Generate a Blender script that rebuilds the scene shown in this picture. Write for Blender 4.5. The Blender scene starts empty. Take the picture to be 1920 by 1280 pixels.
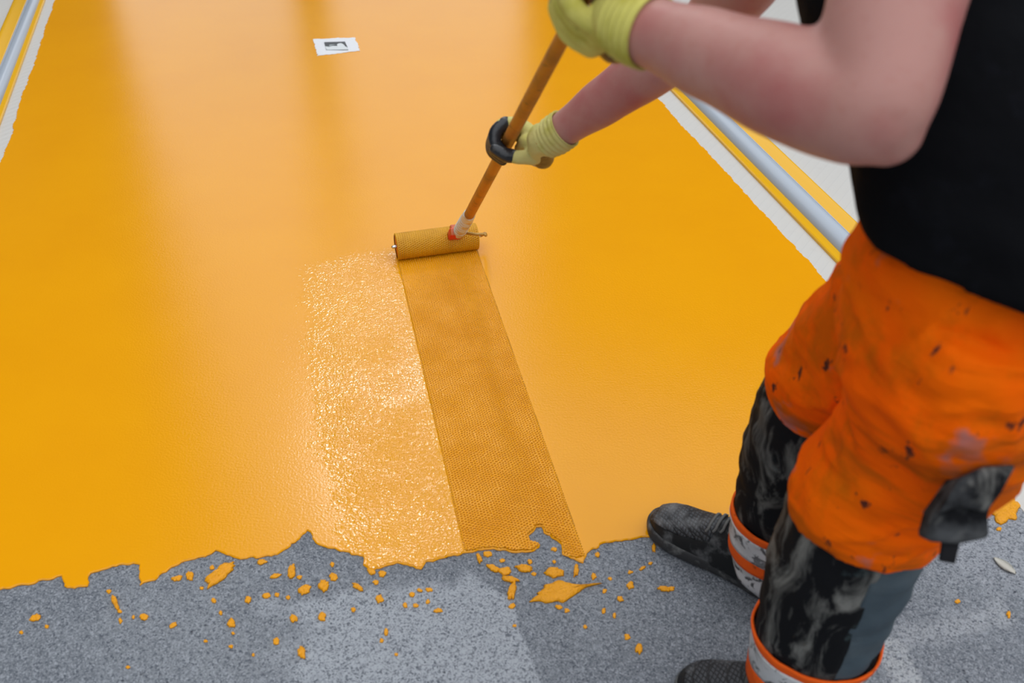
import bpy, bmesh, math, random
import numpy as np
from mathutils import Vector, Matrix, noise, geometry
random.seed(7)
SC = bpy.context.scene
COL = SC.collection

# ------------------------------------------------------------------ camera, sky, sun, exposure
FPX, PITCH, CAMH = 1867.0, math.radians(36.885), 1.57      # 35 mm lens held at eye height, looking down
cd = bpy.data.cameras.new('camera'); cam = bpy.data.objects.new('camera', cd); COL.objects.link(cam)
cd.sensor_width = 36; cd.lens = FPX / 1920 * 36
cam.location = (0, 0, CAMH); cam.rotation_euler = (math.pi / 2 - PITCH, 0, 0)
cd.dof.use_dof = True; cd.dof.focus_distance = 2.75; cd.dof.aperture_fstop = 4.0
cd.clip_start = .05; cd.clip_end = 300
SC.camera = cam

w = bpy.data.worlds.new('overcast_sky'); SC.world = w; w.use_nodes = True
nt = w.node_tree; nt.nodes.clear()
wo = nt.nodes.new('ShaderNodeOutputWorld'); bg = nt.nodes.new('ShaderNodeBackground')
tc = nt.nodes.new('ShaderNodeTexCoord'); sp = nt.nodes.new('ShaderNodeSeparateXYZ'); cr = nt.nodes.new('ShaderNodeValToRGB')
nt.links.new(tc.outputs['Generated'], sp.inputs[0]); nt.links.new(sp.outputs['Z'], cr.inputs[0])
cr.color_ramp.elements[0].position = 0.0; cr.color_ramp.elements[0].color = (.50, .53, .57, 1)
cr.color_ramp.elements[1].position = .9; cr.color_ramp.elements[1].color = (1.10, 1.13, 1.18, 1)
nt.links.new(cr.outputs[0], bg.inputs[0]); nt.links.new(bg.outputs[0], wo.inputs[0])
bg.inputs[1].default_value = 1.0

sd = bpy.data.lights.new('sun', 'SUN'); sun = bpy.data.objects.new('sun', sd); COL.objects.link(sun)
sd.energy = .20; sd.angle = math.radians(4); sd.color = (1, .99, .98)
sun.rotation_euler = Vector((.114, -.722, -.682)).to_track_quat('-Z', 'Y').to_euler()   # high, ahead and a little to the left
SC.view_settings.view_transform = 'Standard'; SC.view_settings.look = 'None'
SC.view_settings.exposure = 0.54; SC.view_settings.gamma = 1.0; SC.view_settings.use_curve_mapping = False

# ------------------------------------------------------------------ helpers
CP, SP = math.cos(PITCH), math.sin(PITCH)
def at(u, v, d):                      # a measured sight line and its distance -> a point of the place
    x = (u - 960) / FPX * d; y = (640 - v) / FPX * d
    return Vector((x, d * CP + y * SP, CAMH + y * CP - d * SP))
def ground(u, v, z=0.0):
    k = at(u, v, 1) - Vector((0, 0, CAMH))
    return Vector((0, 0, CAMH)) + k * ((z - CAMH) / k.z)
T = Vector((-.248565, .968615, 0)); N = Vector((.968615, .248565, 0))   # along the strip / across it
def strip(off, along, z=0.0):
    p = N * off + T * along; p.z = z; return p
def fn(p, s=1.0, o=0.0): return noise.noise(Vector(p) * s + Vector((o, o * .7, o * 1.3)))

class MB:
    def __init__(self): self.v = []; self.f = []; self.m = []
    def add(self, vs, fs, mi=0):
        b = len(self.v); self.v += [tuple(x) for x in vs]; self.f += [tuple(i + b for i in f) for f in fs]; self.m += [mi] * len(fs)
    def box(self, c, sx, sy, sz, ax=None):
        ax = ax or (Vector((1, 0, 0)), Vector((0, 1, 0)), Vector((0, 0, 1))); c = Vector(c); vs = []
        for k in range(8):
            vs.append(c + ax[0] * (sx if k & 1 else -sx) + ax[1] * (sy if k & 2 else -sy) + ax[2] * (sz if k & 4 else -sz))
        self.add(vs, [(0, 2, 3, 1), (4, 5, 7, 6), (0, 1, 5, 4), (2, 6, 7, 3), (0, 4, 6, 2), (1, 3, 7, 5)])
    def rings(self, rings, cap0=True, cap1=True, closed=True):
        n = len(rings[0]); vs = [p for r in rings for p in r]; fs = []
        for i in range(len(rings) - 1):
            for j in range(n if closed else n - 1):
                k = (j + 1) % n
                fs.append((i * n + j, i * n + k, (i + 1) * n + k, (i + 1) * n + j))
        if cap0: fs.append(tuple(reversed(range(n))))
        if cap1: fs.append(tuple(range((len(rings) - 1) * n, len(rings) * n)))
        self.add(vs, fs)
    def tube(self, pts, rad, n=16, res=6, cap='round', ell=None, up=None, closed_ends=True):
        P, R = spline(pts, rad, res)
        F = frames(P, up); rings = []
        def ring(c, fr, r):
            e1, e2 = fr
            ea, eb = ell or (1, 1)
            return [c + e1 * (math.cos(a) * r * ea) + e2 * (math.sin(a) * r * eb) for a in (2 * math.pi * k / n for k in range(n))]
        if cap == 'round':
            t = (P[0] - P[1]).normalized()
            for a in (80, 55, 28): rings.append(ring(P[0] + t * R[0] * math.sin(math.radians(a)), F[0], R[0] * math.cos(math.radians(a))))
        for c, fr, r in zip(P, F, R): rings.append(ring(c, fr, r))
        if cap == 'round':
            t = (P[-1] - P[-2]).normalized()
            for a in (28, 55, 80): rings.append(ring(P[-1] + t * R[-1] * math.sin(math.radians(a)), F[-1], R[-1] * math.cos(math.radians(a))))
        self.rings(rings, closed_ends, closed_ends)
    def ball(self, c, rx, ry=None, rz=None, ax=None, nu=16, nv=10):
        ry = ry or rx; rz = rz or rx; c = Vector(c)
        ax = ax or (Vector((1, 0, 0)), Vector((0, 1, 0)), Vector((0, 0, 1)))
        rings = []
        for i in range(nv):
            t = -math.pi / 2 + math.pi * (i + .5) / nv
            rings.append([c + ax[0] * (rx * math.cos(t) * math.cos(a)) + ax[1] * (ry * math.cos(t) * math.sin(a)) + ax[2] * (rz * math.sin(t))
                          for a in (2 * math.pi * k / nu for k in range(nu))])
        self.rings(rings)
    def build(self, name, mat, parent=None, smooth=True, voxel=None, sm=0, disp=None, bevel=0, fix=True):
        me = bpy.data.meshes.new(name); me.from_pydata([tuple(x) for x in self.v], [], self.f)
        if fix:
            bm = bmesh.new(); bm.from_mesh(me); bmesh.ops.recalc_face_normals(bm, faces=bm.faces); bm.to_mesh(me); bm.free()
        o = bpy.data.objects.new(name, me); COL.objects.link(o)
        if voxel or bevel:
            if voxel:
                m = o.modifiers.new('r', 'REMESH'); m.mode = 'VOXEL'; m.voxel_size = voxel
            if bevel:
                m = o.modifiers.new('b', 'BEVEL'); m.width = bevel; m.segments = 2; m.limit_method = 'ANGLE'
            if sm:
                m = o.modifiers.new('s', 'SMOOTH'); m.iterations = sm; m.factor = .5
            dg = bpy.context.evaluated_depsgraph_get(); dg.update()
            nm = bpy.data.meshes.new_from_object(o.evaluated_get(dg)); o.modifiers.clear(); o.data = nm; bpy.data.meshes.remove(me); me = nm; me.name = name
        if disp:
            nv = len(me.vertices); co = np.empty(nv * 3); no = np.empty(nv * 3)
            me.vertices.foreach_get('co', co); me.vertices.foreach_get('normal', no)
            co = co.reshape(-1, 3); no = no.reshape(-1, 3)
            d = np.array([disp(Vector(c), Vector(q)) for c, q in zip(co, no)])
            co += no * d[:, None]; me.vertices.foreach_set('co', co.ravel()); me.update()
        mats = mat if isinstance(mat, (list, tuple)) else [mat]
        me.materials.clear()
        for q in mats: me.materials.append(q)
        if len(mats) > 1 and not voxel and not bevel: me.polygons.foreach_set('material_index', self.m)
        me.polygons.foreach_set('use_smooth', [smooth] * len(me.polygons)); me.update()
        if parent is not None:
            o.parent = parent; o.matrix_parent_inverse = parent.matrix_basis.inverted() if parent.parent is None else Matrix()
        return o

def spline(pts, rad, res):
    pts = [Vector(p) for p in pts]; n = len(pts); P = []; R = []
    for i in range(n - 1):
        p0 = pts[max(i - 1, 0)]; p1 = pts[i]; p2 = pts[i + 1]; p3 = pts[min(i + 2, n - 1)]
        for k in range(res):
            t = k / res
            P.append(.5 * ((2 * p1) + (p2 - p0) * t + (2 * p0 - 5 * p1 + 4 * p2 - p3) * t * t + (3 * p1 - p0 - 3 * p2 + p3) * t ** 3))
            s = t * t * (3 - 2 * t); R.append(rad[i] * (1 - s) + rad[i + 1] * s)
    P.append(pts[-1]); R.append(rad[-1]); return P, R
def frames(P, up=None):
    F = []; e = None
    for i in range(len(P)):
        t = (P[min(i + 1, len(P) - 1)] - P[max(i - 1, 0)]).normalized()
        if e is None:
            u = Vector(up) if up else (Vector((0, 0, 1)) if abs(t.z) < .9 else Vector((1, 0, 0)))
            e = (u - t * u.dot(t)).normalized()
        else: e = (e - t * e.dot(t)).normalized()
        F.append((e, t.cross(e)))
    return F
def empty(name, loc):
    o = bpy.data.objects.new(name, None); COL.objects.link(o); o.location = loc; o.empty_display_size = .1; return o
def tag(o, label=None, cat=None, group=None, kind=None):
    if label: o['label'] = label
    if cat: o['category'] = cat
    if group: o['group'] = group
    if kind: o['kind'] = kind
    return o

# ------------------------------------------------------------------ materials
class Mat:
    def __init__(self, name, col, rough=.6, spec=.5, metal=0, coat=0, sss=0):
        self.m = bpy.data.materials.new(name); self.m.use_nodes = True; self.nt = self.m.node_tree
        self.b = self.nt.nodes['Principled BSDF']; b = self.b
        b.inputs['Base Color'].default_value = (*col, 1); b.inputs['Roughness'].default_value = rough
        b.inputs['Specular IOR Level'].default_value = spec; b.inputs['Metallic'].default_value = metal
        b.inputs['Coat Weight'].default_value = coat
        if sss: b.inputs['Subsurface Weight'].default_value = sss; b.inputs['Subsurface Radius'].default_value = (.012, .005, .003); b.inputs['Subsurface Scale'].default_value = 1
        self.col = None; self.c0 = col; self.h = None
    def n(self, t, **k):
        x = self.nt.nodes.new(t)
        for a, v in k.items(): setattr(x, a, v)
        return x
    def l(self, a, b): self.nt.links.new(a, b)
    def coord(self):
        if not hasattr(self, '_c'): self._c = self.n('ShaderNodeTexCoord').outputs['Object']
        return self._c
    def mapped(self, loc=(0, 0, 0), rot=(0, 0, 0), sc=(1, 1, 1)):
        m = self.n('ShaderNodeMapping'); m.inputs[1].default_value = loc; m.inputs[2].default_value = rot; m.inputs[3].default_value = sc
        self.l(self.coord(), m.inputs[0]); return m.outputs[0]
    def noise(self, scale, detail=4, rough=.55, vec=None, dist=0):
        t = self.n('ShaderNodeTexNoise'); t.inputs['Scale'].default_value = scale; t.inputs['Detail'].default_value = detail
        t.inputs['Roughness'].default_value = rough; t.inputs['Distortion'].default_value = dist
        self.l(vec or self.coord(), t.inputs['Vector']); return t.outputs['Fac']
    def ramp(self, fac, a, b):
        t = self.n('ShaderNodeMapRange'); t.inputs[1].default_value = a; t.inputs[2].default_value = b; self.l(fac, t.inputs[0]); return t.outputs[0]
    def math(self, op, a, b=None):
        t = self.n('ShaderNodeMath', operation=op)
        for i, x in enumerate((a, b)):
            if x is None: continue
            if isinstance(x, (int, float)): t.inputs[i].default_value = x
            else: self.l(x, t.inputs[i])
        return t.outputs[0]
    def mix(self, fac, col, k=1.0):
        x = self.n('ShaderNodeMix', data_type='RGBA')
        if k != 1.0: fac = self.math('MULTIPLY', fac, k)
        self.l(fac, x.inputs[0])
        if self.col is None: x.inputs[6].default_value = (*self.c0, 1)
        else: self.l(self.col, x.inputs[6])
        x.inputs[7].default_value = (*col, 1); self.col = x.outputs[2]; self.l(self.col, self.b.inputs['Base Color']); return self
    def bump(self, h, dist=.002, s=1.0):
        x = self.n('ShaderNodeBump'); x.inputs['Distance'].default_value = dist; x.inputs['Strength'].default_value = s
        self.l(h, x.inputs['Height'])
        if self.h is not None: self.l(self.h, x.inputs['Normal'])
        self.h = x.outputs[0]; self.l(self.h, self.b.inputs['Normal']); return self
    def rough(self, fac, a, b):
        t = self.n('ShaderNodeMapRange'); t.inputs[3].default_value = a; t.inputs[4].default_value = b; self.l(fac, t.inputs[0]); self.l(t.outputs[0], self.b.inputs['Roughness']); return self

YEL = (.82, .345, .0008)
def coat_mat(name, wav=.00022, rough=.15, fr=190):
    m = Mat(name, YEL, rough, .36)
    m.mix(m.ramp(m.noise(3.2, 5), .35, .75), (.77, .305, .0008), .5)
    m.bump(m.noise(fr, 3), wav)
    return m
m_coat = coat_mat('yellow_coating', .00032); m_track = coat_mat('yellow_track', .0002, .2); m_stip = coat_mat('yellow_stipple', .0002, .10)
m_splat = coat_mat('yellow_splat', .004, .3, 170)
_z = m_track.n('ShaderNodeSeparateXYZ'); m_track.l(m_track.coord(), _z.inputs[0])      # pit shade put into the colour: browner and darker with depth
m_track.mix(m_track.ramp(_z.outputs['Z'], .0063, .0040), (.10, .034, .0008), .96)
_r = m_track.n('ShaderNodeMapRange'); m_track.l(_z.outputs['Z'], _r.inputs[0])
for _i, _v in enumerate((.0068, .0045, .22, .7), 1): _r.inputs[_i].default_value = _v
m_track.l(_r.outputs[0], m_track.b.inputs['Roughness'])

m = Mat('concrete', (.15, .166, .187), .85, .3)
m.mix(m.ramp(m.noise(2.2, 6), .40, .66), (.235, .255, .275), .9)
# worn pale patch with a straight saw-cut side, two pale scraped streaks
def halfplane(mm, p, q, soft):     # 1 on the left of the line p->q
    d = (q - p).normalized(); nrm = Vector((-d.y, d.x, 0))
    s = mm.n('ShaderNodeVectorMath', operation='DOT_PRODUCT'); mm.l(mm.coord(), s.inputs[0]); s.inputs[1].default_value = nrm
    return mm.ramp(mm.math('ADD', s.outputs['Value'], mm.math('MULTIPLY', mm.math('SUBTRACT', mm.noise(14, 4), .5), soft)), nrm.dot(p) - soft * .15, nrm.dot(p) + soft * .15)
def region(mm, pts, softs):
    f = None
    for i in range(len(pts)):
        h = halfplane(mm, ground(*pts[i]), ground(*pts[(i + 1) % len(pts)]), softs[i]); f = h if f is None else mm.math('MULTIPLY', f, h)
    return f
m.mix(region(m, [(1030, 1330), (955, 1120), (900, 1085), (540, 1130), (560, 1330)], [.02, .02, .12, .35, .3]), (.40, .43, .46), .8)
m.mix(region(m, [(1760, 1330), (1690, 1200), (1630, 1180), (1640, 1210), (1700, 1330)], [.03] * 5), (.46, .48, .49), .75)
m.mix(region(m, [(1900, 1165), (1880, 1120), (1680, 1180), (1690, 1215)], [.09] * 4), (.40, .42, .44), .6)
m.mix(region(m, [(2000, 1120), (1960, 880), (1830, 960), (1740, 1080)], [.2] * 4), (.38, .40, .43), .6)
m.mix(m.ramp(m.noise(85, 6, .8), .52, .68), (.075, .085, .105), .6)
m.mix(m.ramp(m.noise(110, 5, .75, m.mapped((3, 1, 2))), .54, .70), (.36, .385, .42), .45)
for sc_, k1, k2 in ((250, .75, .55), (420, .6, .5)):
    vg = m.n('ShaderNodeTexVoronoi'); vg.inputs['Scale'].default_value = sc_; m.l(m.coord(), vg.inputs['Vector'])
    sx = m.n('ShaderNodeSeparateXYZ'); m.l(vg.outputs['Color'], sx.inputs[0])
    m.mix(m.ramp(sx.outputs['X'], .62, .95), (.06, .07, .09), k1); m.mix(m.ramp(sx.outputs['Y'], .65, .98), (.36, .385, .42), k2)
v = m.n('ShaderNodeTexVoronoi'); v.inputs['Scale'].default_value = 52; m.l(m.coord(), v.inputs['Vector'])
pit = m.math('MULTIPLY', m.ramp(v.outputs['Distance'], .17, .08), m.ramp(m.noise(9, 3), .5, .62))
m.mix(pit, (.03, .035, .05), .9)
m.bump(m.noise(160, 5, .7), .0012); m.bump(m.math('MULTIPLY', pit, -1), .0015)
m_conc = m

m_white = Mat('white_ribbed_plastic', (.57, .555, .52), .5)
wv = m_white.n('ShaderNodeTexWave', bands_direction='X'); wv.inputs['Scale'].default_value = 10.5
m_white.l(m_white.mapped(rot=(0, 0, math.radians(33.3)), sc=(1, 1, 1)), wv.inputs['Vector'])
m_white.mix(m_white.ramp(wv.outputs['Fac'], .95, 1.0), (.50, .49, .47), .4).bump(wv.outputs['Fac'], .0006)
m_white.mix(m_white.ramp(m_white.noise(25, 5), .6, .75), (.52, .50, .47), .5)
m_ky = Mat('yellow_enamel', (.80, .42, .003), .22, .5); m_ky.bump(m_ky.noise(60, 2), .0002)
m_grey = Mat('pale_grey_tube', (.40, .45, .51), .22, .5); m_grey.bump(m_grey.noise(40, 2), .0002)

m_skin = Mat('skin', (.47, .235, .20), .5, .3, sss=.15)
m_skin.mix(m_skin.ramp(m_skin.noise(9, 5), .42, .68), (.40, .105, .105), .8).bump(m_skin.noise(260, 3), .0004)
m_skin.mix(m_skin.ramp(m_skin.noise(70, 4), .56, .72), (.40, .15, .12), .3)
m_hair = Mat('brown_hair', (.07, .035, .018), .5); m_hair.bump(m_hair.noise(120, 3, vec=m_hair.mapped(sc=(1, 1, .15))), .003)
m_eye = Mat('eye_white', (.8, .78, .74), .2); m_iris = Mat('iris', (.05, .08, .1), .2); m_lip = Mat('lip', (.45, .14, .12), .45)
m_shirt = Mat('black_cotton', (.0045, .0048, .006), .9, .06)
m_shirt.mix(m_shirt.ramp(m_shirt.noise(18, 5), .55, .8), (.011, .012, .018), .6).bump(m_shirt.noise(14, 4), .006)
m_org = Mat('orange_hi_vis_cloth', (1.0, .125, .0005), .8, .06)
m_org.mix(m_org.ramp(m_org.noise(5, 4), .45, .7), (.88, .165, .001), .8)
m_org.mix(m_org.ramp(m_org.noise(11, 5, .6, m_org.mapped((2, 5, 1), sc=(1, 1, .7))), .50, .64), (.55, .120, .002), .7)
m_org.mix(m_org.ramp(m_org.noise(7, 4, .6, m_org.mapped((7, 1, 4))), .60, .66), (.30, .17, .18), .7)
m_org.mix(m_org.ramp(m_org.noise(30, 4, .6, m_org.mapped((1, 8, 3), sc=(1.2, 1.2, .6))), .63, .67), (.02, .018, .02), .9)
m_org.mix(m_org.ramp(m_org.noise(5.5, 4, .55, m_org.mapped((4, 4, 1.3), rot=(.5, .3, 0), sc=(.55, .55, 2.6))), .56, .66), (.42, .085, .003), .75)
m_org.bump(m_org.noise(12, 5), .008, .9); m_org.bump(m_org.noise(9, 3, .5, m_org.mapped((1, 2, 3), rot=(.4, .5, 0), sc=(.6, .6, 2.2))), .02, .6)
def black_cloth(name, amt):
    q = Mat(name, (.007, .0075, .009), .8, .12)
    q.mix(q.ramp(q.noise(11, 6, .62, q.mapped(sc=(1.3, 1.3, .55)), 1.2), .52, .70), (.27, .27, .25), amt)
    q.mix(q.ramp(q.noise(19, 5, .6, q.mapped((4, 2, 9))), .64, .74), (.055, .085, .09), amt)
    q.mix(q.ramp(q.noise(24, 4, .6, q.mapped((9, 2, 1))), .72, .77), (.5, .25, .03), .6 * amt)
    q.bump(q.noise(16, 5), .005); return q
m_blk = black_cloth('black_knee_cloth', .68); m_pouch = black_cloth('black_pouch_cloth', .75); m_pouch.mix(m_pouch.ramp(m_pouch.noise(14, 4, .6, m_pouch.mapped((3, 3, 3))), .42, .62), (.085, .09, .095), .7); m_blk2 = Mat('plain_black_webbing', (.008, .008, .01), .8, .2)
m_blk2.bump(m_blk2.noise(200, 2), .0006)
m_calf = Mat('slate_grey_cloth', (.06, .085, .105), .85, .2); m_calf.mix(m_calf.ramp(m_calf.noise(9, 4), .45, .7), (.10, .125, .14), .7).bump(m_calf.noise(13, 4, vec=m_calf.mapped(sc=(1, 1, 2))), .006)
m_refl = Mat('grey_reflective_tape', (.58, .59, .60), .4, .4)
m_refl.mix(m_refl.ramp(m_refl.noise(45, 5, .6, None, 1), .54, .60), (.02, .02, .022), .9).bump(m_refl.noise(40, 3), .002)
m_refl.mix(m_refl.ramp(m_refl.noise(14, 3), .5, .75), (.38, .39, .40), .6)
m_orb = Mat('orange_band_cloth', (.85, .11, .006), .7, .2); m_orb.mix(m_orb.ramp(m_orb.noise(50, 4), .6, .72), (.12, .03, .01), .7).bump(m_orb.noise(35, 3), .003)
m_boot = Mat('black_boot', (.010, .011, .012), .55, .3)
m_boot.mix(m_boot.ramp(m_boot.noise(22, 6, .65), .5, .72), (.2, .205, .21), .75)
m_mesh = Mat('boot_mesh_toe', (.05, .054, .06), .6, .35)
vb = m_mesh.n('ShaderNodeTexVoronoi', feature='DISTANCE_TO_EDGE'); vb.inputs['Scale'].default_value = 160; vb.inputs['Randomness'].default_value = .15
m_mesh.l(m_mesh.mapped(rot=(0, 0, .8), sc=(1, .6, .6)), vb.inputs['Vector'])
m_mesh.mix(m_mesh.ramp(vb.outputs['Distance'], .16, .05), (.004, .004, .005), .95).mix(m_mesh.ramp(m_mesh.noise(14, 4), .5, .7), (.28, .285, .29), .5)
m_mesh.bump(vb.outputs['Distance'], .003)
m_sole = Mat('boot_sole_rubber', (.03, .031, .033), .7); m_sole.mix(m_sole.ramp(m_sole.noise(50, 5), .5, .7), (.16, .165, .16), .7).bump(m_sole.noise(60, 3), .002)
m_lace = Mat('boot_lace', (.11, .11, .105), .8); m_lace.bump(m_lace.noise(300, 2), .001)
def glove_mat(name, col, dirt):
    q = Mat(name, col, .8, .25); q.mix(q.ramp(q.noise(22, 5), .48, .7), dirt, .85)
    q.mix(q.ramp(q.noise(48, 4, .6, q.mapped((5, 2, 2))), .68, .74), (.06, .05, .008), .85)
    q.mix(q.ramp(q.noise(36, 3, .6, q.mapped((1, 6, 2))), .70, .75), (.55, .20, .004), .8)
    q.bump(q.noise(320, 2), .0007); q.bump(q.noise(30, 3), .002); return q
m_glove = glove_mat('pale_yellow_knit', (.60, .55, .20), (.42, .38, .04)); m_glove2 = glove_mat('yellow_green_knit', (.62, .57, .14), (.42, .38, .04))
m_nitr = Mat('black_nitrile', (.016, .018, .022), .32, .5); m_nitr.mix(m_nitr.ramp(m_nitr.noise(40, 4), .6, .75), (.11, .07, .02), .5).bump(m_nitr.noise(120, 3), .001)
m_wood = Mat('paint_stained_pole', (.50, .175, .012), .5, .4)
m_wood.mix(m_wood.ramp(m_wood.noise(16, 5, .6, m_wood.mapped(sc=(1, 1, .5))), .45, .68), (.22, .085, .015), .8)
m_wood.mix(m_wood.ramp(m_wood.noise(60, 4), .62, .72), (.05, .03, .012), .8).bump(m_wood.noise(90, 3), .001)
m_sleeve = Mat('roller_sleeve_paint', (.66, .32, .003), .35, .5); m_sleeve.mix(m_sleeve.ramp(m_sleeve.noise(20, 4), .45, .7), (.50, .22, .003), .6)
m_red = Mat('red_plastic', (.75, .015, .015), .35); m_red.mix(m_red.ramp(m_red.coord() and m_red.noise(28, 3), .45, .55), (.50, .12, .012), .85)
m_ferr = Mat('white_plastic_ferrule', (.68, .66, .60), .4); m_ferr.mix(m_ferr.ramp(m_ferr.noise(38, 4), .5, .6), (.62, .36, .04), .7)
m_wire = Mat('paint_smeared_wire', (.45, .25, .05), .4, .5, .3)
m_steel = Mat('steel', (.6, .6, .6), .25, .5, 1)
m_paper = Mat('white_masking_paper', (.74, .75, .77), .8); m_paper.bump(m_paper.noise(80, 4), .001)
m_plate = Mat('grey_floor_plate', (.25, .28, .28), .4); m_plate.mix(m_plate.ramp(m_plate.noise(40, 3), .5, .6), (.13, .15, .15), .9)
m_flap = Mat('pale_paper_print', (.66, .69, .69), .7); m_dark = Mat('dark_grey_print', (.05, .055, .06), .6)
m_leaf = Mat('dry_leaf', (.50, .48, .42), .8); m_leaf.bump(m_leaf.noise(60, 3), .002)

# ------------------------------------------------------------------ floor
mb = MB(); mb.add([strip(-1.6, -3), strip(2.2, -3), strip(2.2, 12), strip(-1.6, 12)], [(0, 1, 2, 3)])
floor = tag(mb.build('floor', m_conc.m, smooth=False), 'bare grey speckled concrete floor in front of the wet yellow coating', None, None, 'structure')

m_yard = Mat('grey_yard_paving', (.16, .165, .17), .9, .3); m_yard.mix(m_yard.ramp(m_yard.noise(3, 6), .4, .7), (.24, .245, .25), .7)
q = MB(); q.add([(-9, -7, -.012), (10, -7, -.012), (10, 12, -.012), (-9, 12, -.012)], [(0, 1, 2, 3)])
tag(q.build('ground', m_yard.m, smooth=False), 'grey paved yard around the coated strip', None, None, 'structure')
# ------------------------------------------------------------------ dark buildings round the yard (unseen: some reflect in the coating, others added to block low sky)
m_clad = Mat('dark_cladding', (.045, .048, .052), .7, .3); m_clad.mix(m_clad.ramp(m_clad.noise(1.2, 4), .4, .7), (.07, .072, .075), .6)
m_glass = Mat('dark_window_glass', (.02, .024, .03), .08, .5)
def facade(name, x0, y0, x1, y1, h, th=.35, z0=-.02):
    a = Vector((x0, y0, 0)); b_ = Vector((x1, y1, 0)); d = (b_ - a).normalized(); nn = Vector((-d.y, d.x, 0)); L = (b_ - a).length; Zu = Vector((0, 0, 1))
    q = MB(); q.box((a + b_) / 2 + Zu * (h / 2 + z0), L / 2, th / 2, h / 2, (d, nn, Zu)); q.box((a + b_) / 2 + Zu * (h + z0 + .06), L / 2 + .08, th / 2 + .08, .06, (d, nn, Zu))
    o = tag(q.build(name, m_clad.m, smooth=False), 'unseen dark clad building wall with windows standing round the yard', None, None, 'structure')
    k = max(1, int(L / 2.4))
    for i in range(k):
        for z in (1.6, 4.4):
            if z + 1.5 > h: continue
            c_ = a + d * (L * (i + .5) / k) + Zu * (z + .6)
            g = MB(); g.box(c_, .6, th / 2 + .015, .7, (d, nn, Zu)); g.build('pane', m_glass.m, o, smooth=False)
    return o
facade('wall_left', -8.4, -5.0, -7.4, 3.2, 9.5); facade('wall_front', -7.4, 3.2, -3.5, 8.6, 9.0); facade('wall_back_blocker', -8.4, -6.5, 7.6, -6.5, 2.4)  # unseen back wall added to darken the shading
facade('wall_far', .15, 10.2, 7.2, 8.2, 6.5); facade('wall_right_blocker', 9.6, -6.5, 7.4, 8.2, 3.0)  # unseen right wall added to block low skylight
q = MB(); q.tube([(-1.96, 9.8, 0), (-1.96, 9.8, 5.3), (-1.96, 9.8, 5.55)], [.17, .155, .19], 20, 4, 'flat'); q.tube([(-1.96, 9.8, 0), (-1.96, 9.8, .3)], [.26, .24], 20, 1, 'flat')
tag(q.build('trim_1', m_clad.m), 'dark round column standing across the yard', None, None, 'structure')

# ------------------------------------------------------------------ the raised edges on both sides of the strip
def edge_rail(side, label, w, y0, g0, g1, y1):
    # distances across from the middle of the view: white strip, inner band, tube, outer band
    root = empty('edge_rail', strip(side * w, 2.0)); tag(root, label, 'edge rail')
    A0, A1 = -2.5, 12
    def prof(pts, name, mat, smooth=False):
        q = MB(); q.rings([[strip(side * x, a, z) for x, z in pts] for a in (A0, A1)], True, True, True); return q.build(name, mat, root, smooth=smooth)
    prof([(w - .02, 0), (w - .02, .0012), (y0, .0016), (y0, 0)], 'white_strip', m_white.m)
    prof([(y0, 0), (y0, .010), (y0 + .004, .013), (g0 + .008, .016), (g0 + .008, 0)], 'yellow_band', m_ky.m)
    r = (g1 - g0) / 2; c = (g0 + g1) / 2; zc = .012
    arc = [(c + r * math.cos(math.radians(200 - k * 11)), zc + r * .85 * math.sin(math.radians(200 - k * 11))) for k in range(21)]
    prof(arc, 'grey_tube', m_grey.m, True)
    for k in range(3):      # fine ridges along the tube
        a = math.radians(58 - 11 * k)
        c0, c1 = [strip(side * (c + (r + .0003) * math.cos(a)), q, zc + (r + .0003) * .85 * math.sin(a)) for q in (A0, A1)]
        h = MB(); h.tube([c0, c1], [.0012, .0012], 6, 1, 'flat'); h.build('ridge', m_grey.m, root)
    prof([(g1 - .006, 0), (g1 - .006, .018), (g1 + .004, .022), (y1 - .022, .024), (y1 - .014, .028), (y1 - .006, .027), (y1, .020), (y1 + .002, 0)], 'yellow_top_edge', m_ky.m, True)
    prof([(y1, 0), (y1, .010), (y1 + 1.9, .010), (y1 + 1.9, 0)], 'ribbed_sheet', m_white.m)
    return root
edge_rail(1, 'white strip with grey tube between yellow bands running behind the worker', 1.45, 1.535, 1.562, 1.635, 1.695)
edge_rail(-1, 'white strip with grey tube between yellow bands beyond the roller, away from the worker', .93, .979, .998, 1.055, 1.118)

# ------------------------------------------------------------------ the wet coating
EDGE = [(-330, 1165), (-150, 1130), (0, 1106), (60, 1095), (100, 1085), (116, 1080), (120, 1100), (140, 1104), (165, 1098), (170, 1076), (205, 1065), (250, 1056), (262, 1060), (264, 1098),
        (290, 1087), (310, 1072), (340, 1055), (385, 1045), (405, 1033), (440, 1047), (480, 1047), (520, 1041), (545, 1025), (577, 996), (587, 1006), (590, 1018),
        (610, 1027), (650, 1035), (680, 1045), (685, 1064), (700, 1070), (725, 1062), (745, 1056), (780, 1066), (790, 1068), (800, 1054), (840, 1046), (880, 1036),
        (920, 1030), (960, 1036), (985, 1037), (1012, 1028), (1014, 1022), (995, 1012), (992, 1005), (1005, 989), (1015, 990), (1025, 1003), (1052, 1022), (1056, 1040),
        (1080, 1052), (1094, 1056), (1100, 1038), (1130, 1020), (1160, 1015), (1200, 1010), (1226, 1006), (1262, 1000), (1330, 998), (1372, 992), (1430, 985), (1520, 940), (1640, 840), (1790, 770)]
def rough_line(P, amp, seg):
    out = [P[0]]
    for a, b in zip(P[:-1], P[1:]):
        d = b - a; L = d.length; k = max(1, int(L / seg)); nrm = Vector((-d.y, d.x, 0)).normalized()
        for i in range(1, k + 1):
            q = a + d * (i / k)
            if i < k or True: q = q + nrm * (amp * (fn(q, 60) + .6 * fn(q, 170, 5)))
            out.append(q)
    return out
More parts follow.
